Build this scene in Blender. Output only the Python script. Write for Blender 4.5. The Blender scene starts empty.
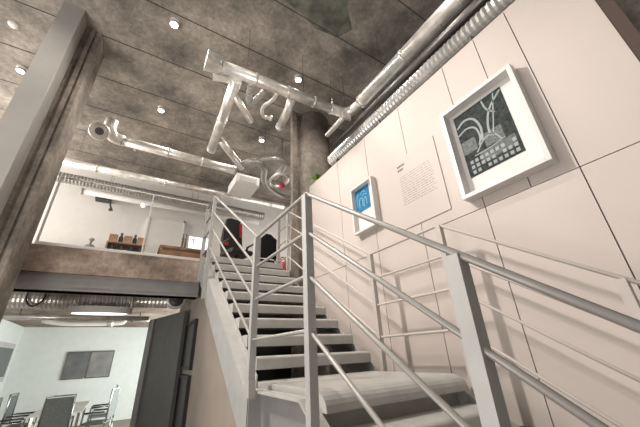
import bpy, bmesh, math, random
from mathutils import Vector, Matrix
random.seed(7)
S = bpy.context.scene
C = S.collection
V = Vector
PI = math.pi

# ------------------------------------------------------------------ camera, world, lights, exposure
yaw, pit, rol = math.radians(32.79), math.radians(25.11), math.radians(-2.765)
fw = V((math.sin(yaw)*math.cos(pit), math.cos(yaw)*math.cos(pit), math.sin(pit)))
rt = V((math.cos(yaw), -math.sin(yaw), 0)); up = rt.cross(fw)
r2 = math.cos(rol)*rt + math.sin(rol)*up
u2 = -math.sin(rol)*rt + math.cos(rol)*up
cam = bpy.data.cameras.new('camera'); co = bpy.data.objects.new('camera', cam); C.objects.link(co)
co.matrix_world = Matrix(((r2.x, u2.x, -fw.x, 0), (r2.y, u2.y, -fw.y, 0), (r2.z, u2.z, -fw.z, 0), (0, 0, 0, 1)))
cam.sensor_width = 36; cam.lens = 296.8/640*36; cam.clip_start = .02
S.camera = co
w = bpy.data.worlds.new('world'); S.world = w; w.use_nodes = True
w.node_tree.nodes['Background'].inputs[0].default_value = (1.0, .97, .93, 1)
w.node_tree.nodes['Background'].inputs[1].default_value = .40
S.view_settings.view_transform = 'Standard'; S.view_settings.look = 'None'
S.view_settings.gamma = 1; S.view_settings.use_curve_mapping = False
S.view_settings.exposure = .1

def area(name, loc, target, sx, sy, power, col=(1, 1, 1)):
    l = bpy.data.lights.new(name, 'AREA'); l.shape = 'RECTANGLE'; l.size = sx; l.size_y = sy; l.energy = power; l.color = col
    o = bpy.data.objects.new(name, l); C.objects.link(o); o.location = loc
    o.rotation_euler = (V(target)-V(loc)).to_track_quat('-Z', 'Y').to_euler()
    return o
area('added_ceiling_fill', (-3.6, 1.0, -1.3), (-2.2, 2.6, 5.1), 3, 4, 420, (1, .96, .92))  # added fill light pointing up to brighten the ceiling, not an actual window
area('added_meeting_room_fill', (2.3, 9.6, -.4), (-2, 10.2, -.4), 4.2, 2.2, 215, (.93, 1, .97))  # unseen area light added behind the stair wall to brighten the meeting room
area('added_office_left_fill', (-5.2, 7.3, 3.2), (2, 8.6, 2.8), 2.4, 2.2, 260, (1, .96, .91))  # added fill out of view on the left, lifts the office back wall
area('added_office_right_fill', (4.9, 7.4, 3.2), (-1, 8.2, 2.8), 1.6, 2.6, 45, (1, .95, .90))  # weaker added fill, hidden from the camera by the round column

# ------------------------------------------------------------------ materials
def nodes(name):
    m = bpy.data.materials.new(name); m.use_nodes = True
    nt = m.node_tree; return m, nt, nt.nodes['Principled BSDF']
def mat(name, col, rough=.5, metal=0, var=.12, scale=6, bump=0, bscale=40, detail=4, col2=None):
    m, nt, b = nodes(name)
    b.inputs['Roughness'].default_value = rough; b.inputs['Metallic'].default_value = metal
    tc = nt.nodes.new('ShaderNodeTexCoord')
    n = nt.nodes.new('ShaderNodeTexNoise'); n.inputs['Scale'].default_value = scale; n.inputs['Detail'].default_value = detail
    nt.links.new(tc.outputs['Object'], n.inputs['Vector'])
    r = nt.nodes.new('ShaderNodeValToRGB'); nt.links.new(n.outputs['Fac'], r.inputs['Fac'])
    c = V(col); d = V(col2) if col2 else c*(1-var*2)
    r.color_ramp.elements[0].position = .32; r.color_ramp.elements[1].position = .68
    r.color_ramp.elements[0].color = (*d, 1)
    r.color_ramp.elements[1].color = (*(c if col2 else c*(1+var*.5)), 1)
    nt.links.new(r.outputs['Color'], b.inputs['Base Color'])
    if bump:
        n2 = nt.nodes.new('ShaderNodeTexNoise'); n2.inputs['Scale'].default_value = bscale; n2.inputs['Detail'].default_value = 5
        nt.links.new(tc.outputs['Object'], n2.inputs['Vector'])
        bp = nt.nodes.new('ShaderNodeBump'); bp.inputs['Strength'].default_value = bump; bp.inputs['Distance'].default_value = .01
        nt.links.new(n2.outputs['Fac'], bp.inputs['Height']); nt.links.new(bp.outputs['Normal'], b.inputs['Normal'])
    return m
def glow(name, col, strength):
    m, nt, b = nodes(name)
    b.inputs['Base Color'].default_value = (*col, 1); b.inputs['Emission Color'].default_value = (*col, 1)
    b.inputs['Emission Strength'].default_value = strength
    return m
def concrete(name, a, b_, c_, seam=False):
    m, nt, b = nodes(name); L = nt.links.new; N = nt.nodes.new
    b.inputs['Roughness'].default_value = .85
    tc = N('ShaderNodeTexCoord')
    n1 = N('ShaderNodeTexNoise'); n1.inputs['Scale'].default_value = 1.3; n1.inputs['Detail'].default_value = 8; n1.inputs['Roughness'].default_value = .65
    L(tc.outputs['Object'], n1.inputs['Vector'])
    r = N('ShaderNodeValToRGB'); L(n1.outputs['Fac'], r.inputs['Fac'])
    e = r.color_ramp.elements; e[0].position = .33; e[0].color = (*a, 1); e[1].position = .68; e[1].color = (*c_, 1)
    k = e.new(.5); k.color = (*b_, 1)
    n2 = N('ShaderNodeTexNoise'); n2.inputs['Scale'].default_value = 14; n2.inputs['Detail'].default_value = 9; n2.inputs['Roughness'].default_value = .75
    L(tc.outputs['Object'], n2.inputs['Vector'])
    r2_ = N('ShaderNodeValToRGB'); L(n2.outputs['Fac'], r2_.inputs['Fac'])
    r2_.color_ramp.elements[0].position = .3; r2_.color_ramp.elements[0].color = (.55, .55, .55, 1)
    r2_.color_ramp.elements[1].position = .7; r2_.color_ramp.elements[1].color = (1.15, 1.13, 1.1, 1)
    mx = N('ShaderNodeMix'); mx.data_type = 'RGBA'; mx.blend_type = 'MULTIPLY'; mx.inputs[0].default_value = 1
    L(r.outputs['Color'], mx.inputs[6]); L(r2_.outputs['Color'], mx.inputs[7])
    out = mx.outputs[2]
    bp = N('ShaderNodeBump'); bp.inputs['Strength'].default_value = .35; bp.inputs['Distance'].default_value = .015
    L(n2.outputs['Fac'], bp.inputs['Height']); L(bp.outputs['Normal'], b.inputs['Normal'])
    L(out, b.inputs['Base Color'])
    return m
M = {}
M['ceil'] = concrete('board_marked_concrete', (.125, .113, .10), (.275, .248, .217), (.46, .412, .36))
M['pier'] = concrete('rough_concrete', (.10, .087, .076), (.25, .215, .183), (.46, .40, .345))
M['slab'] = concrete('brown_concrete', (.11, .082, .063), (.29, .222, .175), (.50, .42, .35))
M['groove'] = mat('dark_joint', (.07, .06, .05), .9, var=.3, scale=3)
M['patch'] = mat('green_grey_patch', (.15, .15, .12), .9, var=.25, bump=.2)
M['wall'] = mat('panel_paint', (.475, .415, .378), .6, var=.02, scale=1.5, bump=.03)
M['white'] = mat('white_paint', (.80, .78, .75), .6, var=.02)
M['mint'] = mat('meeting_room_paint', (.84, .86, .83), .6, var=.02)
M['grey_wall'] = mat('grey_plaster', (.36, .33, .31), .7, var=.06, scale=3)
M['tan_wall'] = mat('tan_plaster', (.31, .26, .22), .7, var=.08, scale=2)
M['steel'] = mat('grey_stair_paint', (.37, .365, .35), .45, .15, var=.05, scale=9)
M['tread'] = mat('pale_tread_steel', (.385, .375, .352), .5, .1, var=.05, scale=9)
M['rail'] = mat('brushed_rail_steel', (.30, .28, .26), .45, .25, var=.05, scale=12)
M['pale_rail'] = mat('pale_warm_rail_paint', (.43, .385, .355), .45, var=.03)
M['duct'] = mat('galvanised_steel', (.86, .83, .78), .36, .62, var=.14, scale=7, bump=.25, bscale=14)
M['dgrey'] = mat('dark_grey_paint', (.06, .058, .055), .5, var=.1)
M['pipe_dark'] = mat('dark_pipe', (.16, .15, .14), .35, .7)
M['flex'] = mat('corrugated_flex', (.46, .45, .43), .38, .6, var=.1)
M['cladding'] = mat('grey_cladding', (.36, .34, .315), .55, var=.06, scale=2)
M['beam'] = mat('grey_beam_paint', (.22, .21, .205), .5, var=.06)
M['black'] = mat('black_plastic', (.015, .015, .016), .5)
M['brown'] = mat('dark_brown_timber', (.06, .035, .025), .6)
M['wood'] = mat('orange_brown_wood', (.34, .17, .08), .5, var=.2, scale=5)
M['wood2'] = mat('brown_wood', (.46, .27, .155), .5, var=.2, scale=5)
M['floor'] = mat('brown_floor', (.26, .20, .155), .45, var=.1, scale=3)
M['frame'] = mat('white_frame', (.56, .535, .51), .4, var=.02)
M['mount'] = mat('white_mount', (.60, .585, .565), .7, var=.01)
M['ink'] = mat('dark_print', (.010, .015, .015), .95, var=.3, scale=30, col2=(.045, .052, .05))
M['line'] = mat('pale_print_line', (.25, .28, .275), .6)
M['mid'] = mat('mid_print', (.09, .10, .10), .6, var=.3, scale=40)
M['blue'] = mat('blue_print', (.008, .11, .235), .9, var=.2, scale=25, col2=(.02, .19, .34))
M['paleblue'] = mat('pale_blue_line', (.22, .38, .48), .6)
M['textgrey'] = mat('faint_grey_text', (.33, .275, .25), .6)
M['textdark'] = mat('dark_text', (.09, .075, .07), .6)
M['red'] = mat('red_fabric', (.55, .03, .05), .5)
M['pink'] = mat('pink_fabric', (.75, .10, .17), .5)
M['leaf'] = mat('green_leaf', (.16, .42, .03), .5, var=.3)
M['pot'] = mat('terracotta', (.35, .2, .13), .7)
M['chrome'] = mat('chrome_tube', (.55, .56, .55), .2, .95)
M['mesh'] = mat('grey_mesh_fabric', (.20, .215, .205), .7, var=.2, scale=60)
M['screen'] = mat('grey_screen', (.20, .205, .205), .25, var=.35, scale=1.6)
M['lamp'] = glow('lamp_lens', (1, .95, .87), 16)
M['screen2'] = mat('pale_grey_screen', (.36, .35, .345), .25, var=.3, scale=1.2)
M['door'] = mat('door_grey', (.10, .097, .092), .55, var=.06)
M['screenlit'] = glow('lit_white_screen', (1, 1, .99), 1.3)
M['tube_glow'] = glow('oval_lamp_diffuser', (1, .95, .92), 1.6)
g, nt, b = nodes('clear_glass'); M['glass'] = g
nt.nodes.remove(b); tr = nt.nodes.new('ShaderNodeBsdfTransparent'); gl = nt.nodes.new('ShaderNodeBsdfGlossy'); gl.inputs['Roughness'].default_value = .03
tr.inputs[0].default_value = (.97, .97, .965, 1)
lw = nt.nodes.new('ShaderNodeFresnel'); lw.inputs[0].default_value = 1.35
mx = nt.nodes.new('ShaderNodeMixShader'); nt.links.new(lw.outputs[0], mx.inputs[0]); nt.links.new(tr.outputs[0], mx.inputs[1]); nt.links.new(gl.outputs[0], mx.inputs[2])
nt.links.new(mx.outputs[0], nt.nodes['Material Output'].inputs[0])

# ------------------------------------------------------------------ mesh helpers
OFF = {}                                       # world place of each thing, so part meshes are stored local to it
class MB:
    def __init__(s): s.bm = bmesh.new(); s.mi = 0
    def face(s, vs):
        try:
            f = s.bm.faces.new(vs); f.material_index = s.mi; return f
        except ValueError: pass
    def box(s, x0, x1, y0, y1, z0, z1, bev=0):
        b = bmesh.new(); bmesh.ops.create_cube(b, size=1)
        for v in b.verts: v.co = V(((x0+x1)/2+v.co.x*(x1-x0), (y0+y1)/2+v.co.y*(y1-y0), (z0+z1)/2+v.co.z*(z1-z0)))
        if bev: bmesh.ops.bevel(b, geom=b.edges[:], offset=bev, segments=2, affect='EDGES', profile=.6)
        return s.add(b)
    def add(s, b, mtx=None):
        mp = {}
        for v in b.verts: mp[v] = s.bm.verts.new(mtx @ v.co if mtx else v.co)
        for f in b.faces:
            nf = s.face([mp[v] for v in f.verts])
            if nf: nf.smooth = f.smooth
        b.free(); return s
    def prism(s, pts, axis, a, c):           # pts 2-D polygon in the two other axes (order x,y,z minus axis), extruded a..c
        def mk(p, t):
            q = list(p); q.insert(axis, t); return s.bm.verts.new(q)
        A = [mk(p, a) for p in pts]; B = [mk(p, c) for p in pts]; n = len(pts)
        s.face(A[::-1]); s.face(B)
        for i in range(n): s.face([A[i], A[(i+1) % n], B[(i+1) % n], B[i]])
        return s
    def tube(s, pts, r, n=12, rib=0, ribstep=.1, cap=True):
        pts = [V(p) for p in pts]
        if rib:                               # resample and modulate the radius
            q = [pts[0]]
            for a, b in zip(pts, pts[1:]):
                k = max(1, int((b-a).length/(ribstep/2)))
                q += [a.lerp(b, (i+1)/k) for i in range(k)]
            pts = q
        rings = []; ref = None
        for i, p in enumerate(pts):
            t = ((pts[i+1]-p) if i == 0 else (p-pts[i-1]) if i == len(pts)-1 else (pts[i+1]-p).normalized()+(p-pts[i-1]).normalized()).normalized()
            if ref is None:
                ref = t.orthogonal().normalized()
                if abs(t.z) < .9: ref = (V((0, 0, 1))-t*t.z).normalized()
            else: ref = (ref-t*ref.dot(t)).normalized()
            bi = t.cross(ref)
            rr = (r[i] if isinstance(r, (list, tuple)) else r) + (rib if rib and i % 2 else 0)
            k = 1.0
            if 0 < i < len(pts)-1:
                cs = (pts[i+1]-p).normalized().dot((p-pts[i-1]).normalized()); k = 1/max(.75, math.sqrt(max(.01, (1+cs)/2)))
            rings.append([s.bm.verts.new(p+(ref*math.cos(2*PI*j/n)+bi*math.sin(2*PI*j/n))*rr*k) for j in range(n)])
        for a, b in zip(rings, rings[1:]):
            for j in range(n):
                f = s.face([a[j], a[(j+1) % n], b[(j+1) % n], b[j]])
                if f and not rib: f.smooth = n > 6
        if cap: s.face(rings[0][::-1]); s.face(rings[-1])
        return s
    def sq(s, p, q, w_, d_):                  # square post between two points
        p, q = V(p), V(q); t = (q-p).normalized(); a = V((1, 0, 0)) if abs(t.x) < .9 else V((0, 1, 0)); b = t.cross(a).normalized(); a = b.cross(t)
        R = [[s.bm.verts.new(o+a*sx*w_/2+b*sy*d_/2) for sx, sy in ((-1, -1), (1, -1), (1, 1), (-1, 1))] for o in (p, q)]
        s.face(R[0][::-1]); s.face(R[1])
        for j in range(4): s.face([R[0][j], R[0][(j+1) % 4], R[1][(j+1) % 4], R[1][j]])
        return s
    def lathe(s, prof, c=(0, 0, 0), n=20, axis='z'):
        c = V(c); rings = []
        for r, h in prof:
            ring = []
            for j in range(n):
                a = 2*PI*j/n; x, y = r*math.cos(a), r*math.sin(a)
                ring.append(s.bm.verts.new(c+(V((x, y, h)) if axis == 'z' else V((x, h, y)) if axis == 'y' else V((h, x, y)))))
            rings.append(ring)
        for a, b in zip(rings, rings[1:]):
            for j in range(n):
                f = s.face([a[j], a[(j+1) % n], b[(j+1) % n], b[j]])
                if f: f.smooth = True
        s.face(rings[0][::-1]); s.face(rings[-1]); return s
    def build(s, name, m, parent=None):
        me = bpy.data.meshes.new(name)
        bmesh.ops.recalc_face_normals(s.bm, faces=s.bm.faces[:])
        s.bm.to_mesh(me); s.bm.free()
        for x in (m if isinstance(m, (list, tuple)) else [m]): me.materials.append(M[x])
        o = bpy.data.objects.new(name, me); C.objects.link(o)
        if parent:
            o.parent = parent
            off = OFF.get(parent.name, V((0, 0, 0))); OFF[o.name] = off
            me.transform(Matrix.Translation(-off))
        return o
def tag(o, label, cat, group=None):
    o['label'] = label; o['category'] = cat
    if group: o['group'] = group
    return o
def thing(name, loc, label, cat, group=None):
    o = bpy.data.objects.new(name, None); o.location = loc; o.empty_display_size = .1; C.objects.link(o)
    OFF[o.name] = V(loc)
    return tag(o, label, cat, group)
def struct(mb, name, m, parent=None):
    o = mb.build(name, m, parent)
    if not parent: o['kind'] = 'structure'
    return o
def copy_tree(o, parent=None):
    c = o.copy(); C.objects.link(c)
    if parent: c.parent = parent
    for ch in [x for x in C.objects if x.parent == o]: copy_tree(ch, c)
    return c
def smooth(pts, k=6):                          # Catmull-Rom through the points
    P = [V(p) for p in pts]; P = [P[0]*2-P[1]]+P+[P[-1]*2-P[-2]]; out = []
    for i in range(1, len(P)-2):
        a, b, c, d = P[i-1:i+3]
        for j in range(k):
            t = j/k
            out.append(.5*((2*b)+(c-a)*t+(2*a-5*b+4*c-d)*t*t+(3*b-a-3*c+d)*t**3))
    return out+[P[-2]]

# ------------------------------------------------------------------ setting
ZF, ZU, ZC, ZL = -1.69, 1.49, 5.1, -.19        # lower floor, upper floor, ceiling, stair landing
WX = 2.6
struct(MB().box(-6, 6, -5, 14, ZF-.2, ZF), 'floor', 'floor')
struct(MB().box(-6, 6, -5, 14, ZC, ZC+.25), 'ceiling', 'ceil')  # ceiling with its joints, patch and lamps scaled up about the camera
mb = MB()
for k in range(-4, 7):
    y = 4.67+1.0*k
    mb.box(-5.9, 5.9, y-.008, y+.008, ZC-.004, ZC+.02)
struct(mb, 'trim_1', 'groove')                 # open board joints of the ceiling
struct(MB().prism([(1.14, 1.7), (1.18, 2.6), (1.5, 2.63), (1.85, 2.74), (2.29, 2.68), (2.42, 2.43), (2.09, 2.14), (2.06, 1.7)], 2, ZC-.003, ZC+.01), 'trim_2', 'patch')
struct(MB().box(-6, 5.2, 5.19, 13.6, 1.13, ZU), 'upper_floor', 'slab')
struct(MB().box(-1.9, .93, 5.24, 5.44, .90, 1.13).box(-1.9, .93, 5.19, 5.46, .90, .925), 'trim_3', 'beam')
struct(MB().box(-6, 6, 9.2, 9.35, ZU, ZC), 'wall_back', 'white')
struct(MB().box(-6.1, -6, 5.19, 9.35, ZU, ZC), 'wall_left', 'white')
struct(MB().box(-3.2, 2.6, 13.3, 13.45, ZF, 1.13), 'wall_meeting_back', 'mint')
struct(MB().box(-2.77, -2.65, 7.0, 13.3, ZF, 1.13), 'wall_meeting_left', 'mint')
struct(MB().box(5.2, 5.35, -5, 9.2, ZF, ZC), 'wall_far_right', 'pier')
# stair side wall below the upper flight
struct(MB().prism([(2.75, ZF), (7.4, ZF), (7.4, 1.13), (5.19, 1.13), (4.9, 1.10), (2.75, -.45)], 0, .98, 1.06), 'wall_stair', 'tan_wall')
struct(MB().box(1.06, 5.2, 5.3, 5.4, ZF, 1.13), 'wall_gap_backing', 'dgrey')  # dark walls added under the stairs so the open riser gaps look dark
struct(MB().box(1.06, 2.6, 2.9, 2.96, ZF, -.45), 'wall_gap_backing_front', 'dgrey')
# panelled partition
wr = struct(MB().box(WX+.02, WX+.15, 0, 4.38, ZF, 2.95), 'wall_right', 'groove')
ys = [0, .524, 1.25, 1.97, 2.69, 3.41, 4.38]
for a, b in zip(ys, ys[1:]):
    for z0, z1 in ((ZF, -.55), (-.55, 1.14), (1.14, 2.96)):
        cuts = [(a, b)]
        if z0 > 1 and a == .524: cuts = [(.524, .853), (.853, 1.25)]
        for c, d in cuts:
            MB().box(WX, WX+.025, c+.004, d-.004, z0+.004, z1-.004).build('wall_panel', 'wall', wr)
MB().box(WX, WX+.15, 0, 4.38, 2.955, 2.97).build('wall_coping', 'wall', wr)
struct(MB().box(WX-.02, WX+.16, -.07, 0, ZF, 3.4), 'trim_4', 'brown')
struct(MB().box(3.05, 3.25, -4.5, -.07, ZF, ZC), 'wall_end', 'pier')
# concrete pier by the slab edge, with raised formwork strips, and the grey clad post in front of it
mb = MB().box(-1.68, -1.26, 4.66, 5.19, ZF, ZC)
for x0, x1 in ((-1.40, -1.345), (-1.315, -1.26)): mb.box(x0, x1, 4.625, 4.66, ZF, ZC)
struct(mb, 'pier_1', 'pier')
struct(MB().box(-1.74, -1.475, 4.32, 4.62, ZF, ZC), 'pier_2', 'cladding')
mb = MB().lathe([(.38, ZF), (.38, ZC)], (2.98, 4.78, 0), 40)
mb.box(2.40, 2.51, 4.70, 4.80, ZF, ZC).box(2.51, 2.64, 4.76, 4.86, ZF, ZC)
struct(mb, 'pier_3', 'pier')
# pale door in the upper back wall and dark door of the meeting room
struct(MB().box(.05, .95, 9.14, 9.2, ZU, 3.75).box(-.0, .05, 9.12, 9.2, ZU, 3.8).box(.95, 1.0, 9.12, 9.2, ZU, 3.8).box(0, 1.0, 9.12, 9.2, 3.75, 3.8), 'door_1', 'white')
p0, p1 = V((.465, 7.5)), V((.872, 5.95))
dv = (p1-p0).normalized(); nv = V((dv.y, -dv.x))
if nv.x > 0: nv = -nv
mb = MB(); q = [p0, p1, p1-nv*.06, p0-nv*.06]
mb.prism([tuple(x) for x in q], 2, ZF, .78)
door = struct(mb, 'door_2', 'door')
q = [p0+nv*.005, p0+dv*.22+nv*.012, p0+dv*.22, p0]
MB().prism([tuple(x) for x in (p0+nv*.03, p0+dv*.26+nv*.03, p0+dv*.26, p0)], 2, ZF, .775).build('door_stile', 'beam', door)

# ------------------------------------------------------------------ staircase
G, R, Y0 = .270, .1867, 2.66
XL, XR = .92, 2.30
SL = R/G
st = thing('staircase', (1.6, 2.1, ZF), 'grey steel open riser staircase rising in two flights with a mid landing', 'staircase')
def nosing(y, z, a, b, e):                        # bullnose profile: round on top, straight below
    p = [(y-.02+a*(1-math.sin(t)), z-b*(1-math.cos(t))) for t in [PI/2*k/6 for k in range(7)]]
    return p+[(y-.02, z-.105), (e, z-.105), (e, z)]
def tread(y, z, name='tread'):                # hollow folded tread: y = nosing, z = top
    MB().prism(nosing(y, z, .045, .028, y+.235), 0, 1.0, 2.24).build(name, 'tread', st)
for i in range(8): tread(Y0+G*i, ZL+R*(i+1))
for j in range(1, 8): tread(1.65-G*j, ZL-R*j)
MB().box(1.0, 2.24, Y0+8*G-.02, 5.19, ZU-.1, ZU, .006).build('top_landing', 'tread', st)
mb = MB().prism(nosing(1.6, ZL, .13, .09, Y0+.02), 0, 1.0, 2.24); mb.box(1.0, 2.24, 1.69, 1.71, ZL-.21, ZL-.10)
mb.box(1.0, 2.24, 2.5, 2.55, ZL-.2, ZL-.10)
mb.build('landing', 'tread', st)
zt = ZL-.055
def line_up(y): return zt+SL*(y-2.6)
def line_dn(y): return zt-SL*(1.72-y)
def stringer(x0, x1, out):
    # webs are plates on the outside face, flanges on top
    
    dep = .50
    for nm, poly in (('upper_stringer', [(2.50, zt), (2.6, zt), (5.19, line_up(5.19)), (5.19, 1.15), (5.05, 1.13), (2.72, -.50), (2.50, -.62), (2.50, zt)]),
                     ('landing_stringer', [(1.72, zt), (2.50, zt), (2.50, zt-.34), (1.62, zt-.34)]),
                     ('lower_stringer', [(1.72, zt), (1.62, zt-.34), (-.35, ZF), (-.62, ZF), (-.62, line_dn(-.62))])):
        dx = -.012*(1 if out < 0 else -1) if nm == 'upper_stringer' else 0
        outer = (nm == 'upper_stringer') == (out < 0)          # the landing and lower webs sit back under their flange
        xa, xb = (x0, x0+.015) if outer else (x1-.015, x1)
        mb = MB().prism(poly, 0, xa+dx, xb+dx)
        if nm == 'upper_stringer': mb.box(x0+dx, x1, 2.49, 2.515, -.6, zt)
        o = mb.build(nm, 'beam' if nm == 'landing_stringer' else 'steel', st)
        mb = MB()
        t = .014
        if nm == 'upper_stringer': pl = [(2.52, zt), (2.6, zt), (5.19, line_up(5.19)), (5.19, line_up(5.19)+t), (2.6, zt+t), (2.52, zt+t)]
        elif nm == 'landing_stringer': pl = [(1.72, zt), (2.52, zt), (2.52, zt+t), (1.72, zt+t)]
        else: pl = [(1.72, zt), (1.72, zt+t), (-.62, line_dn(-.62)+t), (-.62, line_dn(-.62))]
        mb.prism(pl, 0, x0+dx, x1+dx)
        if nm == 'upper_stringer':                              # upstand closing the tread ends
            ua, ub = (x1-.012, x1-.002) if out < 0 else (x0+.002, x0+.012)
            mb.prism([(2.6, zt), (5.19, line_up(5.19)), (5.19, line_up(5.19)+.10), (2.6, zt+.10)], 0, ua, ub)
        f = mb.build('flange', 'tread', o)
stringer(.905, 1.0, -1); stringer(2.24, 2.345, 1)

# ------------------------------------------------------------------ railings
def railing(x, knots, offs, side, pm, rm, label):
    t = thing('stair_railing', (x, 2.1, zt+.014), label, 'railing')
    yE, yC, kB, kA, yD, yT, top = knots
    SR = .685
    def z_at(y, off):
        if y > kA: return top-off+SR*(min(y, yD)-kA)
        if y < kB: return top-off-(.725 if side else SR)*(kB-y)
        return top-off
    def flange(y):
        return (line_up(y) if y > 2.6 else line_dn(y) if y < 1.72 else zt)+.014
    for y in (yT, yD, kA, kB, yC, yE):
        foot = flange(y)
        if side: foot -= .30 if y != kA else -.03
        MB().sq((x, y, foot), (x, y, z_at(y, 0)-.01), .05, .05).build('post', pm, t)
    if side:
        MB().prism([(kA-.05, zt-.03), (kA+.07, zt-.01), (kA+.06, zt+.10), (kA-.035, zt+.09)], 0, x-.026, x+.026).build('foot_gusset', 'tread', t)
    for i, off in enumerate(offs):
        y0 = yE-.1 if i == 0 else yE
        pts = [(x, y0, z_at(y0, off)), (x, kB, z_at(kB, off)), (x, kA, z_at(kA, off)), (x, yD, z_at(yD, off)), (x, yT, z_at(yD, off))]
        MB().tube(pts, (.0125 if side else .013) if i == 0 else .0115, 12).build('handrail' if i == 0 else 'rail_bar', rm, t)
railing(.868, (-.47, .555, 1.503, 2.40, 4.45, 4.95, .962), (0, .273, .547, .85), True, 'steel', 'rail', 'grey steel stair railing on the open side, nearest the camera')
railing(2.30, (-.5, .52, 1.56, 2.53, 4.72, 5.15, 1.02), (0, .29, .58, .90), False, 'pale_rail', 'pale_rail', 'pale thin stair railing along the panelled wall side')

# ------------------------------------------------------------------ glass guard on the slab edge
t = thing('glass_guard', (-.1, 5.24, ZU), 'clear glass balustrade with white channel on the brown slab edge', 'balustrade')
MB().box(-1.24, .90, 5.21, 5.27, ZU-.02, ZU+.05, .004).build('bottom_channel', 'frame', t)
for a, b in ((-1.22, .0), (.03, .88)):
    MB().box(a, b, 5.234, 5.246, ZU+.05, ZU+1.07).build('glass_pane', 'glass', t)
MB().box(-1.24, .90, 5.225, 5.255, ZU+1.07, ZU+1.09).build('top_rail', 'frame', t)
MB().box(-1.24, -1.215, 5.225, 5.255, ZU+.05, ZU+1.07).build('end_post', 'frame', t)
MB().box(.005, .025, 5.23, 5.25, ZU+.05, ZU+1.07).build('joint_strip', 'frame', t)

# ------------------------------------------------------------------ ceiling lamps
DL = [(-.235, 3.81, 'above the wide flared duct end'), (2.06, 3.77, 'right beside the long silver duct'), (-.20, 5.99, 'above the duct with the ring end'),
      (2.12, 5.90, 'left of the round concrete column'), (-2.55, 6.15, 'left of the grey clad post')]
proto = None
for i, (x, y, wh) in enumerate(DL):
    lab = 'small round lit ceiling spotlight ' + wh
    if not proto:
        proto = thing('ceiling_spotlight', (x, y, ZC), lab, 'spotlight', 'ceiling spotlights')
        MB().lathe([(.08, 0), (.08, -.015), (.062, -.02), (.062, -.075), (.072, -.08), (.072, -.088), (.06, -.088)], (x, y, ZC), 20).build('housing', 'frame', proto)
        MB().lathe([(.06, -.086), (.04, -.102), (.01, -.106)], (x, y, ZC), 20).build('lens', 'lamp', proto)
    else:
        c = copy_tree(proto); c.location = (x, y, ZC); c['label'] = lab
def spot(x, y, power, ang=150, col=(1, .93, .85), aim=None, soft=.07):
    l = bpy.data.lights.new('spotlight_beam', 'SPOT'); l.energy = power; l.spot_size = math.radians(ang); l.spot_blend = .8; l.color = col; l.shadow_soft_size = soft
    o = bpy.data.objects.new('spotlight_beam', l); C.objects.link(o); o.location = (x, y, ZC-.11)
    if aim: o.rotation_euler = (V(aim)-o.location).to_track_quat('-Z', 'Y').to_euler()
for (x, y, _), p in zip(DL, (260, 150, 200, 130, 150)): spot(x, y, p)
for x, y, p in ((-.235, 1.6, 110), (2.0, 1.6, 60), (-.235, -.7, 60), (-2.5, 3.8, 70)): spot(x, y, p)

spot(-2.6, 3.9, 1000, 64, (1, .94, .88), (2.6, 1.9, .8), .14)     # unseen spots added for the picture wall, paired to widen the railing shadows
spot(-2.0, 3.7, 620, 64, (1, .94, .88), (2.6, 1.9, .8), .14)

t = thing('smoke_detector', (-2.48, 5.17, ZC), 'white round smoke detector on the ceiling at the far left', 'smoke detector')
MB().lathe([(.06, 0), (.06, -.02), (.045, -.04), (.02, -.045)], (-2.48, 5.17, ZC)).build('detector_head', 'white', t)
MB().lathe([(.075, 0), (.075, -.008), (.06, -.01)], (-2.48, 5.17, ZC)).build('base_plate', 'frame', t)
t = thing('sprinkler', (-.62, 7.65, ZC), 'tiny pale sprinkler head on the ceiling behind the ringed duct', 'sprinkler')
MB().tube([(-.62, 7.65, ZC), (-.62, 7.65, ZC-.2)], .012, 8).build('pipe', 'duct', t)
MB().lathe([(.012, -.18), (.03, -.2), (.035, -.21)], (-.62, 7.65, ZC)).build('deflector', 'frame', t)

# ------------------------------------------------------------------ ducts and pipes, positions worked out from image pixels at assumed heights
def hang(t, pts, r):  # rods added as supports, not seen in the image
    for x, y, z in pts:
        MB().tube([(x, y, z+r*.9), (x, y, ZC)], .0035, 6).build('added_hanger', 'pipe_dark', t)
def collars(t, spots, r, wd=.035):
    for c, ax in spots:
        c = V(c); a = V(ax)*wd/2
        MB().tube([c-a, c+a], r, 20).build('collar', 'duct', t)
# main branch duct
t = thing('ventilation_duct', (1.6, 3.34, 4.0), 'long silver ventilation duct with flared open end crossing the ceiling', 'duct')
MB().tube([(.46, 3.36, 4.0), (2.45, 3.27, 4.0)], .092, 20).build('duct_body', 'duct', t)
MB().prism([(.29, 3.24), (.50, 3.27), (.50, 3.45), (.29, 3.48)], 2, 3.90, 4.10).build('flared_end', 'duct', t)
MB().tube([(.44, 3.53, 3.93), (.72, 3.47, 3.93)], [.075, .05], 6).build('branch_hood', 'duct', t)
MB().tube(smooth([(2.45, 3.27, 4.0), (2.70, 3.24, 4.0), (2.82, 3.12, 4.0), (2.85, 2.9, 4.0)]), .092, 20).build('elbow', 'duct', t)
collars(t, [((x, 3.36-.045*(x-.46), 4.0), (1, -.045, 0)) for x in (.5, 1.05, 1.6, 2.1, 2.45)], .10)
hang(t, [(.9, 3.34, 4.0), (1.9, 3.295, 4.0)], .09)
t = thing('ventilation_duct', (2.85, .9, 4.0), 'thick shiny ventilation duct running along above the panelled wall', 'duct')
MB().tube([(2.85, 2.88, 4.0), (2.85, -2.4, 4.0)], .125, 24).build('duct_body', 'duct', t)
collars(t, [((2.85, y, 4.0), (0, 1, 0)) for y in (2.84, 1.85, .9, -.1)], .134)
hang(t, [(2.85, 2.3, 4.0), (2.85, .6, 4.0)], .13)
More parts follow.
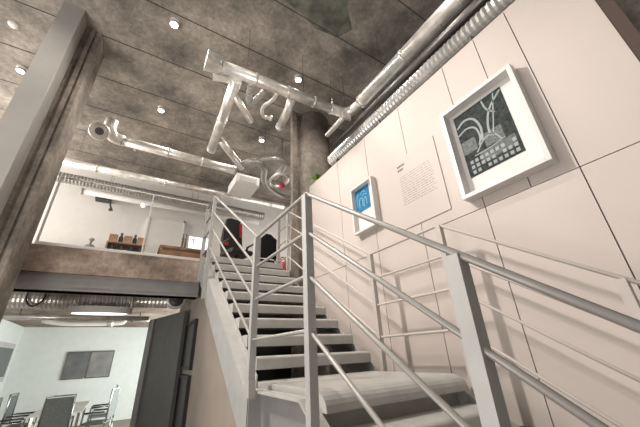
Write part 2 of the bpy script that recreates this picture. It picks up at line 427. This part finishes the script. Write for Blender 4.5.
# left-going branch and its small arms
t = thing('ventilation_duct', (.82, 4.4, 3.9), 'slim silver duct arm branching from the long duct towards the upper office', 'duct')
MB().tube([(.77, 3.42, 3.93), (.85, 5.36, 3.9)], .085, 16).build('duct_body', 'duct', t)
MB().tube([(.80, 3.70, 3.92), (1.27, 4.15, 3.88)], .055, 14).build('short_arm', 'duct', t)
MB().tube([(.92, 4.95, 3.9), (1.60, 5.66, 3.88)], .07, 14).build('angled_arm', 'duct', t)
collars(t, [((.85, 5.34, 3.9), (.03, 1, 0)), ((.81, 4.4, 3.91), (.03, 1, 0))], .093)
hang(t, [(.83, 4.75, 3.9)], .085)
t = thing('ventilation_duct', (1.75, 3.7, 3.9), 'stubby silver duct arm hanging by the round column top', 'duct')
MB().tube([(1.70, 3.35, 3.95), (1.74, 3.55, 3.9), (1.79, 4.02, 3.87)], .075, 14).build('duct_body', 'duct', t)
MB().tube([(1.78, 3.98, 3.87), (1.792, 4.04, 3.87)], .085, 14).build('collar', 'duct', t)
t = thing('pipe_loop', (1.45, 3.75, 3.9), 'small bent silver pipe bracket below the long duct', 'pipe')
MB().tube(smooth([(1.43, 3.36, 3.93), (1.42, 3.50, 3.9), (1.33, 3.72, 3.88), (1.42, 3.92, 3.88), (1.55, 3.90, 3.88)], 4), .032, 10).build('pipe_run', 'duct', t)
MB().lathe([(.05, -.02), (.05, .02)], (1.55, 3.9, 3.88), 14, 'x').build('pipe_flange', 'duct', t)
t = thing('pipe_loop', (1.12, 3.65, 3.9), 'crumpled foil flex hose tucked beside the slim duct arm', 'pipe')
MB().tube(smooth([(1.0, 3.38, 3.95), (1.04, 3.62, 3.9), (1.12, 3.74, 3.88), (1.20, 3.56, 3.92), (1.25, 3.40, 3.95)], 4), .045, 10, .008, .05).build('hose', 'flex', t)
# duct with ring
t = thing('ventilation_duct', (.4, 6.02, 4.0), 'silver duct with an open ring end at its left elbow', 'duct')
MB().tube([(-.72, 6.02, 4.0), (1.55, 6.02, 4.0)], .095, 20).build('duct_body', 'duct', t)
MB().tube(smooth([(-.72, 6.02, 4.0), (-.88, 6.0, 4.02), (-.96, 5.92, 4.12), (-.96, 5.90, 4.32)]), .11, 18).build('elbow', 'duct', t)
mb = MB()
cn, nn = V((-1.08, 5.80, 3.93)), V((.3, -1, -.5)).normalized(); e1 = nn.orthogonal().normalized(); e2 = nn.cross(e1)
mb.tube([cn+(e1*math.cos(a)+e2*math.sin(a))*.145 for a in [2*PI*k/24 for k in range(25)]], .024, 10, cap=False)
mb.tube([cn+nn*-.12, cn+nn*.0], .12, 18); mb.build('ring_end', 'duct', t)
MB().tube([cn+nn*.001, cn+nn*.012], .07, 14).build('damper', 'pipe_dark', t)
collars(t, [((x, 6.02, 4.0), (1, 0, 0)) for x in (-.7, .1, .8, 1.5)], .103)
hang(t, [(.4, 6.02, 4.0)], .095)
t = thing('pipe_loop', (2.3, 5.9, 3.9), 'coiling silver flex pipe looping past the white air unit', 'pipe')
MB().tube(smooth([(1.55, 5.66, 3.92), (1.72, 5.36, 3.9), (2.05, 5.46, 3.9), (2.20, 5.85, 3.88), (2.45, 6.18, 3.86), (2.92, 6.46, 3.88), (3.28, 6.43, 3.9)]), .07, 14, .006, .06).build('hose', 'flex', t)
MB().tube(smooth([(1.78, 5.66, 3.98), (2.05, 5.24, 4.0), (2.42, 5.20, 4.0), (2.5, 5.5, 4.0), (2.5, 5.9, 4.0)]), .06, 14, .006, .06).build('hose', 'flex', t)
hang(t, [(2.05, 5.46, 3.9), (2.92, 6.46, 3.88)], .07)
t = thing('pipe_loop', (2.7, 5.7, 3.9), 'thin silver ring pipe close to the round column', 'pipe')
MB().tube([(2.55+.2*math.cos(a), 5.75+.32*math.sin(a), 3.85) for a in [2*PI*k/20 for k in range(21)]], .035, 10, cap=False).build('pipe_run', 'duct', t)
hang(t, [(2.55, 6.07, 3.85)], .03)
t = thing('air_unit', (1.92, 6.4, 3.8), 'white boxy air conditioning unit hung under the ceiling', 'air conditioner')
MB().box(1.62, 2.2, 6.12, 6.85, 3.78, 4.02, .015).build('casing', 'white', t)
MB().box(1.70, 2.12, 6.105, 6.12, 3.82, 3.96).build('grille', 'frame', t)
hang(t, [(1.7, 6.75, 4.0), (2.12, 6.75, 4.0)], .02)
t = thing('alarm_bell', (2.78, 5.95, 3.9), 'small red round alarm bell hanging near the column top', 'alarm bell')
MB().lathe([(.0, -.05), (.06, -.045), (.085, -.02), (.09, 0), (.02, .02)], (2.62, 5.72, 3.72), 18, 'y').build('gong', 'pink', t)
MB().tube([(2.62, 5.73, 3.74), (2.62, 5.73, ZC)], .01, 8).build('stem', 'pipe_dark', t)
# pipes above the upper office
t = thing('ceiling_pipe', (.7, 7.4, 4.0), 'long pale silver pipe nearest the slab edge above the upper office', 'pipe')
MB().tube([(-2.4, 7.42, 4.0), (3.4, 7.28, 4.0)], .085, 18).build('pipe_run', 'duct', t)
collars(t, [((x, 7.42-.024*(x+2.4), 4.0), (1, 0, 0)) for x in (-1.2, .2, 1.6, 3.0)], .095)
hang(t, [(-1.6, 7.4, 4.0), (1.0, 7.34, 4.0)], .08)
t = thing('flexible_duct', (0, 8.5, 4.15), 'grey corrugated flexible duct above the upper office back wall', 'duct')
MB().tube([(-2.6, 8.42, 4.12), (3.2, 8.42, 4.12)], .12, 14, .012, .07).build('hose', 'flex', t)
hang(t, [(-1.0, 8.42, 4.12), (1.0, 8.42, 4.12)], .12)
t = thing('ceiling_pipe', (0, 8.9, 4.0), 'white pipe running just in front of the office back wall', 'pipe')
MB().tube([(-1.55, 8.8, 4.03), (3.2, 8.8, 4.03)], .075, 16).build('pipe_run', 'white', t)
MB().tube([(-1.60, 8.8, 4.03), (-1.55, 8.8, 4.03)], .09, 16).build('end_cap', 'frame', t)
hang(t, [(-1.0, 8.8, 4.03), (1.2, 8.8, 4.03)], .07)
# along the wall top
t = thing('flexible_duct', (2.72, 1.5, 3.22), 'grey corrugated flexible duct lying along the panelled wall top', 'duct')
MB().tube([(2.73, 3.72, 3.21), (2.73, -2.4, 3.21)], .115, 18, .014, .06).build('hose', 'flex', t)
for y in (3.5, 2.4, .9): MB().box(2.66, 2.74, y-.02, y+.02, 2.97, 3.11).build('saddle', 'pipe_dark', t)
t = thing('wall_pipe', (2.8, 1.5, 3.6), 'thin dark grey pipe between corrugated duct and shiny duct', 'pipe')
MB().tube([(2.82, 3.72, 3.62), (2.82, -2.4, 3.62)], .065, 14).build('pipe_run', 'pipe_dark', t)
hang(t, [(2.82, 3.3, 3.62), (2.82, 1.2, 3.62)], .06)
t = thing('wall_pipe', (2.75, 3.3, 3.4), 'short silver pipe with end bracket right of the column top', 'pipe')
MB().tube([(2.66, 3.75, 3.82), (2.66, 3.2, 3.82), (2.72, 3.16, 3.82)], .045, 12).build('pipe_run', 'duct', t)
MB().box(2.60, 2.78, 3.13, 3.17, 3.76, 3.90).build('end_bracket', 'duct', t)
hang(t, [(2.66, 3.5, 3.82)], .04)

# ------------------------------------------------------------------ pictures on the panelled wall
def framed(y0, y1, z0, z1, dep, fwid, label, cat):
    t = thing('framed_print', (WX, (y0+y1)/2, z0), label, cat)
    x0 = WX-dep
    for nm, a in (('frame_side', (y0, y0+fwid, z0, z1)), ('frame_side', (y1-fwid, y1, z0, z1)), ('frame_bar', (y0+fwid, y1-fwid, z0, z0+fwid)), ('frame_bar', (y0+fwid, y1-fwid, z1-fwid, z1))):
        MB().box(x0, WX-.002, a[0], a[1], a[2], a[3], .003).build(nm, 'frame', t)
    MB().box(WX-.02, WX-.004, y0+fwid, y1-fwid, z0+fwid, z1-fwid).build('mount_board', 'mount', t)
    return t
def stroke(mb, pts, wd, x):
    pts = smooth([(0, a, b) for a, b in pts], 6)
    for a, b in zip(pts, pts[1:]):
        d_ = (b-a); 
        if d_.length < 1e-6: continue
        n_ = V((0, -d_.z, d_.y)).normalized()*wd/2
        mb.prism([((a+n_).y, (a+n_).z), ((b+n_).y, (b+n_).z), ((b-n_).y, (b-n_).z), ((a-n_).y, (a-n_).z)], 0, x, x+.001)
# big dark print   (u to the viewer's right = -Y)
t = framed(.62, 1.37, 1.235, 2.27, .12, .04, 'large white framed dark ink print on the panelled wall', 'picture')
mb = MB(); ya, yb, za, zb = .785, 1.285, 1.455, 2.19
mb.mi = 0; mb.box(WX-.024, WX-.0205, ya, yb, za, zb)
U = lambda u, v: (yb-u*(yb-ya), za+v*(zb-za))
mb.mi = 2
for u0, v0, u1, v1 in ((.0, .35, .3, .55), (.45, .3, .8, .5), (.3, .12, .95, .28)):
    a = U(u0, v0); b_ = U(u1, v1); mb.box(WX-.0247, WX-.0242, b_[0], a[0], a[1], b_[1])
mb.mi = 1
for pts, wd in (([(.02, .80), (.2, .86), (.38, .80), (.46, .62), (.42, .42)], .022), ([(.0, .68), (.2, .72), (.36, .66), (.4, .5), (.34, .38)], .018),
                ([(.98, .96), (.72, .8), (.6, .6), (.58, .42)], .02), ([(.62, .98), (.66, .82), (.78, .7)], .016), ([(.86, .98), (.78, .78), (.70, .58), (.62, .40)], .012),
                ([(.26, .30), (.44, .42), (.62, .44), (.74, .30)], .014), ([(.2, .27), (.5, .27), (.8, .30)], .01)):
    stroke(mb, [U(*p) for p in pts], wd, WX-.0255)
for rw in range(3):
    for cl in range(9):
        if (rw, cl) in ((0, 2), (2, 7), (1, 5)): continue
        a = U(.08+cl*.10, .03+rw*.075); b_ = U(.08+cl*.10+.062, .03+rw*.075+.048)
        mb.box(WX-.0262, WX-.0256, b_[0], a[0], a[1], b_[1])
mb.build('print', ['ink', 'line', 'mid'], t)
t = framed(2.56, 3.03, 1.46, 2.185, .10, .03, 'smaller white framed blue print left of the wall text', 'picture')
mb = MB(); ya, yb, za, zb = 2.70, 3.02, 1.79, 2.165
mb.box(WX-.024, WX-.0205, ya, yb, za, zb)
mb.mi = 1
for pts, wd in (([(.3, .2), (.32, .5), (.5, .55), (.52, .2)], .012), ([(.6, .15), (.62, .45), (.75, .5), (.8, .2)], .012), ([(.12, .3), (.14, .62), (.2, .75)], .010),
                ([(.4, .7), (.55, .82), (.75, .74)], .010), ([(.55, .62), (.7, .66), (.86, .6)], .008)):
    stroke(mb, [U(*p) for p in pts], wd, WX-.0255)
mb.build('print', ['blue', 'paleblue'], t)
# text panel
t = thing('text_panel', (WX, 1.89, 1.26), 'flush pale wall text panel with faint grey paragraphs between the two pictures', 'text panel')
MB().box(WX-.012, WX-.001, 1.57, 2.21, 1.26, 2.19, .002).build('board', 'wall', t)
mb = MB(); rn = random.Random(3)
for k in range(13):
    z = 1.93-k*.031; y = 2.14
    while y > 1.68:
        ln = rn.uniform(.02, .07); y1 = max(1.66, y-ln)
        mb.box(WX-.0126, WX-.0118, y1, y, z-.0105, z); y = y1-.012
mb.build('paragraph', 'textgrey', t)
for yb_, yt_, z in ((2.03, 2.15, 2.10), (2.06, 2.15, 2.045)):
    mb = MB(); y = yt_
    while y > yb_:
        ln = rn.uniform(.014, .034); mb.box(WX-.0128, WX-.0118, max(yb_, y-ln), y, z-.028, z); y -= ln+.005
    mb.build('heading', 'textdark', t)
# little plant on the wall end
t = thing('potted_plant', (2.69, 4.18, 2.97), 'small bright green plant on the wall top beside the column', 'plant')
MB().lathe([(.035, 0), (.05, .07), (.045, .07), (.04, .06)], (2.67, 4.2, 2.97)).build('pot', 'pot', t)
mb = MB(); rn = random.Random(5)
for k in range(60):
    a = rn.uniform(0, 2*PI); L_ = rn.uniform(.09, .20); ti = rn.uniform(.2, 1.3)
    d_ = V((math.cos(a)*math.sin(ti), math.sin(a)*math.sin(ti), math.cos(ti))); s_ = d_.orthogonal().normalized()*.022
    o = V((2.67, 4.2, 3.03)); up_ = d_.cross(s_).normalized()*.006
    mb.face([mb.bm.verts.new(p) for p in (o, o+d_*L_*.6+s_+up_, o+d_*L_, o+d_*L_*.6-s_+up_)])
mb.build('leaves', 'leaf', t)

# ------------------------------------------------------------------ upper office
t = thing('sideboard', (-.6, 7.2, ZU), 'long low white sideboard behind the glass balustrade', 'sideboard')
MB().box(-1.7, .22, 7.0, 7.45, ZU+.06, 2.03, .006).build('carcass', 'white', t)
MB().box(-1.66, .18, 7.04, 7.41, ZU, ZU+.06).build('plinth', 'dgrey', t)
for k in range(4): MB().box(-1.68+k*.475, -1.68+k*.475+.465, 6.985, 7.0, ZU+.08, 2.01).build('door', 'white', t)
t = thing('display_shelf', (-.22, 7.2, 2.03), 'brown wooden two tier display shelf on the white sideboard', 'shelf')
for z in (2.045, 2.24): MB().box(-.62, .06, 7.05, 7.35, z-.015, z+.01).build('shelf_board', 'wood2', t)
for x in (-.61, .05): MB().box(x-.012, x+.012, 7.05, 7.35, 2.055, 2.225).build('side', 'wood2', t)
MB().box(-.61, .05, 7.335, 7.35, 2.055, 2.225).build('back_board', 'wood2', t)
pj_ = None
spots = [(-.52, 2.055, 'lower shelf left end'), (-.35, 2.055, 'lower shelf second from left'), (-.18, 2.055, 'lower shelf third from left'), (-.02, 2.055, 'lower shelf right end')]
for i, (x, z, wh) in enumerate(spots):
    lab = 'small black lidded jar on the ' + wh
    if not pj_:
        pj_ = thing('jar', (x, 7.12, z), lab, 'jar', 'black jars on the lower tier')
        MB().lathe([(.04, 0), (.045, .01), (.045, .11), (.035, .12)], (x, 7.12, z), 16).build('jar_body', 'black', pj_)
        MB().lathe([(.038, .12), (.038, .145)], (x, 7.12, z), 16).build('lid', 'dgrey', pj_)
    else:
        c = copy_tree(pj_); c.location = (x, 7.12, z); c['label'] = lab
pb = None
for x, wh in ((-.53, 'at the left end'), (-.275, 'between the two black bottles'), (-.03, 'at the right end')):
    lab = 'brown wooden block on the upper shelf tier ' + wh
    o = MB().box(-.075, .075, -.06, .06, 0, .17, .006).build('wooden_block', 'wood2') if pb is None else pb.copy()
    if pb is not None: C.objects.link(o)
    pb = pb or o; o.location = (x, 7.16, 2.25); tag(o, lab, 'block', 'wooden blocks on the display shelf')
pb = None
for x, wh in ((-.40, 'left'), (-.15, 'right')):
    lab = f'black bottle on the display shelf top, the {wh} one'
    if not pb:
        pb = thing('bottle', (x, 7.16, 2.25), lab, 'bottle', 'black bottles on the display shelf')
        MB().lathe([(.04, 0), (.042, .02), (.042, .13), (.018, .17), (.018, .19)], (x, 7.16, 2.25), 16).build('bottle_body', 'black', pb)
        MB().lathe([(.024, .19), (.024, .225)], (x, 7.16, 2.25), 16).build('cap', 'dgrey', pb)
    else:
        c = copy_tree(pb); c.location = (x, 7.16, 2.25); c['label'] = lab
t = thing('soap_dispenser', (-.88, 7.15, 2.03), 'small grey pump dispenser alone on the white sideboard', 'dispenser')
MB().lathe([(.085, 0), (.085, .09), (.05, .12)], (-.88, 7.15, 2.03), 18).build('body', 'mesh', t)
MB().lathe([(.02, .12), (.02, .2), (.045, .21), (.045, .25), (.01, .27)], (-.88, 7.15, 2.03), 16).build('pump', 'grey_wall', t)
t = thing('desk', (.85, 7.2, ZU), 'orange brown wooden desk right of the display shelf', 'desk')
MB().box(.33, 1.36, 6.95, 7.65, 2.22, 2.27, .004).build('desktop', 'wood', t)
MB().box(.36, 1.33, 6.97, 7.0, 2.03, 2.17).build('front_board', 'wood', t)
for x in (.36, 1.31):
    for y in (6.98, 7.6): MB().box(x, x+.03, y, y+.03, ZU, 2.22).build('leg', 'frame', t)
t = thing('monitor', (1.1, 7.3, 2.27), 'bright white computer screen standing on the orange desk', 'monitor')
MB().box(.92, 1.38, 7.28, 7.31, 2.36, 2.68, .006).build('bezel', 'frame', t)
MB().box(.935, 1.365, 7.274, 7.28, 2.375, 2.665).build('screen', 'screenlit', t)
MB().box(1.08, 1.16, 7.30, 7.33, 2.28, 2.4).box(1.0, 1.24, 7.24, 7.38, 2.27, 2.285).build('stand', 'frame', t)
mb = MB()
mb.box(.98, 1.09, 7.27, 7.274, 2.585, 2.605); mb.box(1.025, 1.045, 7.27, 7.274, 2.45, 2.585)
for k in range(16):
    a, b_ = 2*PI*k/16, 2*PI*(k+1)/16
    q = [(1.16+math.cos(a)*.035, 2.495+math.sin(a)*.045), (1.16+math.cos(b_)*.035, 2.495+math.sin(b_)*.045), (1.16+math.cos(b_)*.022, 2.495+math.sin(b_)*.031), (1.16+math.cos(a)*.022, 2.495+math.sin(a)*.031)]
    mb.prism(q, 1, 7.27, 7.274)
mb.build('screen_lettering', 'pipe_dark', t)
pb = None
for x, wh in ((.79, 'left'), (.86, 'right')):
    lab = f'slim dark bottle beside the white screen, the {wh} one of two'
    if not pb:
        pb = thing('bottle', (x, 7.2, 2.27), lab, 'bottle', 'dark bottles on the desk')
        MB().lathe([(.022, 0), (.024, .02), (.024, .30), (.012, .35), (.012, .37)], (x, 7.2, 2.27), 14).build('bottle_body', 'pipe_dark', pb)
        MB().lathe([(.016, .37), (.016, .40)], (x, 7.2, 2.27), 14).build('cap', 'black', pb)
    else:
        c = copy_tree(pb); c.location = (x, 7.2, 2.27); c['label'] = lab
t = thing('wall_lamp', (-1.0, 9.2, 4.0), 'dark bracket lamp on the white office back wall', 'lamp')
MB().box(-1.30, -.95, 8.98, 9.2, 3.98, 4.08, .01).build('bracket', 'dgrey', t)
MB().tube([(-.98, 9.05, 4.0), (-.90, 9.02, 3.78)], .022, 10).build('arm', 'dgrey', t)
MB().lathe([(.03, 0), (.055, -.07)], (-.90, 9.02, 3.79), 14).build('lamp_head', 'dgrey', t)
# swivel chairs
def swivel(x, y, rz, red, label):
    t = thing('office_chair', (x, y, ZU), label, 'chair', None)
    mx_ = Matrix.Translation((x, y, ZU)) @ Matrix.Rotation(rz, 4, 'Z')
    def bld(mb, nm, m):
        mb.bm.transform(mx_); return mb.build(nm, m, t)
    bld(MB().box(-.25, .25, -.25, .25, .43, .53, .03), 'seat', 'black')
    H = 1.36 if red else 1.12
    if red:
        o = bld(MB().prism([(-.20, .5), (.20, .5), (.25, .75), (.22, 1.05), (.16, H-.03), (.08, H), (-.08, H), (-.16, H-.03), (-.22, 1.05), (-.25, .75)], 1, .2, .29), 'backrest', 'black')
        bld(MB().prism([(.16, .95), (.225, .95), (.20, 1.28), (.13, 1.28)], 1, .185, .30), 'side_wing', 'red')
        bld(MB().prism([(-.225, .70), (-.10, .70), (-.10, .78), (-.23, .78)], 1, .185, .30), 'side_wing', 'red')
    else:
        bld(MB().prism([(-.20, .56), (.20, .56), (.28, .66), (.28, .96), (.16, 1.08), (.10, 1.14), (-.02, 1.14), (-.10, 1.08), (-.26, 1.0), (-.28, .64)], 1, .2, .29), 'backrest', 'black')
    bld(MB().tube([(0, 0, .07), (0, 0, .43)], .03, 12), 'gas_lift', 'dgrey')
    for k in range(5):
        a = 2*PI*k/5
        bld(MB().tube([(0, 0, .1), (.29*math.cos(a), .29*math.sin(a), .065)], .022, 8), 'foot', 'dgrey')
        bld(MB().lathe([(.03, -.02), (.03, .02)], (.29*math.cos(a), .29*math.sin(a), .03), 12, 'x'), 'castor', 'black')
    for s_ in (-1, 1):
        bld(MB().tube([(s_*.27, .05, .5), (s_*.29, .05, .70), (s_*.29, -.18, .71)], .02, 8), 'armrest', 'dgrey')
    return t
swivel(1.74, 6.05, .25, True, 'black office chair with red side panels at the stair head')
swivel(2.55, 6.55, PI+.1, False, 'plain black office chair with broad back left of the round column')
t = thing('bag', (2.72, 5.72, ZU), 'bright pink rounded bag on the floor left of the column', 'bag')
MB().lathe([(.08, 0), (.13, .04), (.14, .14), (.11, .24), (.05, .29), (.02, .30)], (2.62, 5.62, ZU), 20).build('bag_body', 'pink', t)
MB().tube(smooth([(2.56, 5.62, ZU+.26), (2.58, 5.62, ZU+.38), (2.66, 5.62, ZU+.38), (2.68, 5.62, ZU+.26)], 4), .012, 8).build('handle', 'red', t)

# ------------------------------------------------------------------ below the slab
t = thing('ventilation_duct', (-.7, 6.2, .92), 'grey ribbed duct under the slab at the meeting room front', 'duct')
MB().tube([(-1.75, 6.2, .93), (.02, 6.2, .93)], .14, 18, .006, .05).build('duct_body', 'duct', t)
for x in (-1.0, -.2): MB().tube([(x, 6.2, 1.04), (x, 6.2, 1.13)], .01, 6).build('added_hanger', 'pipe_dark', t)
MB().tube([(.0, 6.2, .93), (.03, 6.2, .93)], .15, 18).build('collar', 'duct', t)
t = thing('duct_fan', (.72, 6.2, .98), 'round dark duct fan beside the ribbed duct under the slab', 'fan')
MB().lathe([(.135, -.03), (.15, -.03), (.15, .1), (.10, .14), (.0, .14)], (.71, 6.0, .97), 24, 'y').build('fan_housing', 'duct', t)
MB().lathe([(.0, -.034), (.118, -.034), (.118, -.028), (.0, -.028)], (.71, 6.0, .97), 24, 'y').build('fan_mouth', 'dgrey', t)
MB().lathe([(.03, -.0), (.03, .05)], (.71, 5.96, .97), 14, 'y').build('fan_hub', 'chrome', t)
MB().tube([(.05, 6.25, .95), (.60, 6.22, .96)], .10, 16, .006, .06).build('fan_inlet', 'duct', t)
MB().tube([(.71, 6.06, 1.1), (.71, 6.06, 1.13)], .02, 8).build('added_hanger', 'pipe_dark', t)
t = thing('ceiling_pipe', (-.6, 6.5, .70), 'pale straight pipe below the ribbed duct under the slab', 'pipe')
MB().tube([(-1.9, 6.5, .70), (.36, 6.5, .70)], .038, 14).build('pipe_run', 'duct', t)
for x in (-1.4, .0): MB().tube([(x, 6.5, .73), (x, 6.5, 1.13)], .007, 6).build('added_hanger', 'pipe_dark', t)
t = thing('cable_loop', (-1.2, 6.0, 1.0), 'black cable hanging in a loop before the ribbed duct', 'cable')
MB().tube(smooth([(-1.28, 6.03, 1.13), (-1.29, 6.03, .9), (-1.2, 6.03, .80), (-1.1, 6.03, .9), (-1.09, 6.03, 1.13)]), .012, 8).build('cable', 'black', t)
t = thing('pendant_lamp', (-.35, 5.9, .75), 'flat oval pendant lamp under the ribbed duct', 'lamp')
mb = MB(); n = 28
mb.prism([(-.35+.42*math.cos(2*PI*k/n), 5.9+.2*math.sin(2*PI*k/n)) for k in range(n)], 2, .70, .79); mb.build('lamp_rim', 'frame', t)
mb = MB(); mb.prism([(-.35+.36*math.cos(2*PI*k/n), 5.9+.14*math.sin(2*PI*k/n)) for k in range(n)], 2, .692, .702); mb.build('diffuser', 'tube_glow', t)
for x in (-.65, -.05): MB().tube([(x, 5.9, .79), (x, 5.9, 1.13)], .005, 6).build('added_hanger', 'pipe_dark', t)
t = thing('ceiling_pipe', (-.9, 10, .95), 'white pipe with elbow under the meeting room ceiling', 'pipe')
MB().tube(smooth([(-1.7, 10.0, 1.0), (-1.2, 10.0, .93), (-.2, 10.0, .95), (-.02, 10.0, 1.0), (.0, 10.0, 1.13)]), .055, 12).build('pipe_run', 'white', t)
MB().tube([(-1.2, 10.0, .97), (-1.2, 10.0, 1.13)], .01, 6).build('added_hanger', 'pipe_dark', t)
MB().tube([(-.35, 10, .95), (-.25, 10, .95)], .09, 12).build('pipe_flange', 'duct', t)
t = thing('ceiling_pipe', (.2, 9.4, .95), 'thin pipe run with valve near the dark meeting room door', 'pipe')
MB().tube([(-.2, 9.2, .99), (.62, 9.2, .95)], .035, 12).build('pipe_run', 'duct', t)
MB().lathe([(.07, -.03), (.07, .03)], (.15, 9.2, .975), 14, 'x').build('valve', 'pipe_dark', t)
MB().tube([(.3, 9.2, .98), (.3, 9.2, 1.13)], .01, 6).build('added_hanger', 'pipe_dark', t)
# screens and pictures in the meeting room
for x0, x1, lab in ((-1.37, -.80, 'dark grey wall screen, the narrower left one in the meeting room'), (-.76, -.10, 'grey wall screen, the wider right one in the meeting room')):
    t = thing('wall_screen', ((x0+x1)/2, 13.3, -.42), lab, 'screen', 'meeting room wall screens')
    MB().box(x0, x1, 13.24, 13.3, -.42, .38, .008).build('screen_frame', 'pipe_dark', t)
    MB().box(x0+.03, x1-.03, 13.232, 13.24, -.39, .35).build('screen_glass', 'screen' if x0 < -1 else 'screen2', t)
t = thing('framed_print', (-2.65, 12.2, -.35), 'white framed grey picture on the meeting room left wall', 'picture')
MB().box(-2.65, -2.60, 11.2, 12.85, -.35, .62, .005).build('frame', 'frame', t)
MB().box(-2.60, -2.592, 11.35, 12.70, -.22, .49).build('print', 'mesh', t)
for z0, z1, lab in ((-.15, .57, 'black framed panel on the stair wall, upper of two'), (-1.1, -.22, 'black framed panel on the stair wall, lower of two')):
    t = thing('wall_panel_frame', (.98, 5.4, z0), lab, 'picture', 'black frames on the stair wall')
    for a in ((5.20, 5.25), (6.0, 6.05)): MB().box(.93, .98, a[0], a[1], z0, z1).build('frame_side', 'black', t)
    for c in ((z0, z0+.05), (z1-.05, z1)): MB().box(.93, .98, 5.25, 6.0, c[0], c[1]).build('frame_bar', 'black', t)
    MB().box(.96, .98, 5.25, 6.0, z0+.05, z1-.05).build('panel_face', 'dgrey', t)
# meeting table and chairs
t = thing('meeting_table', (-.85, 10.6, ZF), 'white rectangular meeting table among the mesh chairs', 'table')
MB().box(-1.35, -.42, 9.5, 11.8, -.97, -.935, .006).build('tabletop', 'white', t)
for x in (-1.28, -.49):
    for y in (9.6, 11.7): MB().box(x-.025, x+.025, y-.025, y+.025, ZF, -.97).build('leg', 'chrome', t)
def mesh_chair(label):
    t = thing('meeting_chair', (0, 0, 0), label, 'chair', 'mesh chairs around the meeting table')
    MB().box(-.24, .24, -.24, .22, .44, .48, .015).build('seat', 'mesh', t)
    MB().prism([(-.225, .55), (.225, .55), (.225, 1.09), (-.225, 1.09)], 1, .255, .27).build('backrest', 'mesh', t)
    MB().tube([(-.24, .25, .48), (-.24, .265, 1.12), (.24, .265, 1.12), (.24, .25, .48)], .016, 8).build('back_frame', 'chrome', t)
    for s_ in (-1, 1):
        MB().tube([(s_*.26, -.24, 0.012), (s_*.26, -.22, .66), (s_*.26, .24, .68)], .014, 8).build('leg', 'chrome', t)
        MB().tube([(s_*.25, .3, 0.012), (s_*.24, .24, .46)], .014, 8).build('leg', 'chrome', t)
    MB().box(-.28, -.24, -.2, .2, .675, .695, .004).build('armrest', 'black', t)
    MB().box(.24, .28, -.2, .2, .675, .695, .004).build('armrest', 'black', t)
    return t
ch = mesh_chair('chrome mesh meeting chair with its back to the camera at the near table end')
ch.location = (-.82, 9.15, ZF); ch.rotation_euler = (0, 0, PI)
for x, y, rz, lab in ((-1.64, 9.7, PI/2+.1, 'chrome mesh meeting chair on the left table side, nearer one'), (-1.64, 10.8, PI/2-.1, 'chrome mesh meeting chair on the left table side, farther one'),
                      (-.12, 9.8, -PI/2-.3, 'chrome mesh meeting chair angled at the right table side, nearer one'), (-.1, 10.9, -PI/2, 'chrome mesh meeting chair on the right table side, farther one')):
    c = copy_tree(ch); c.location = (x, y, ZF); c.rotation_euler = (0, 0, rz); c['label'] = lab
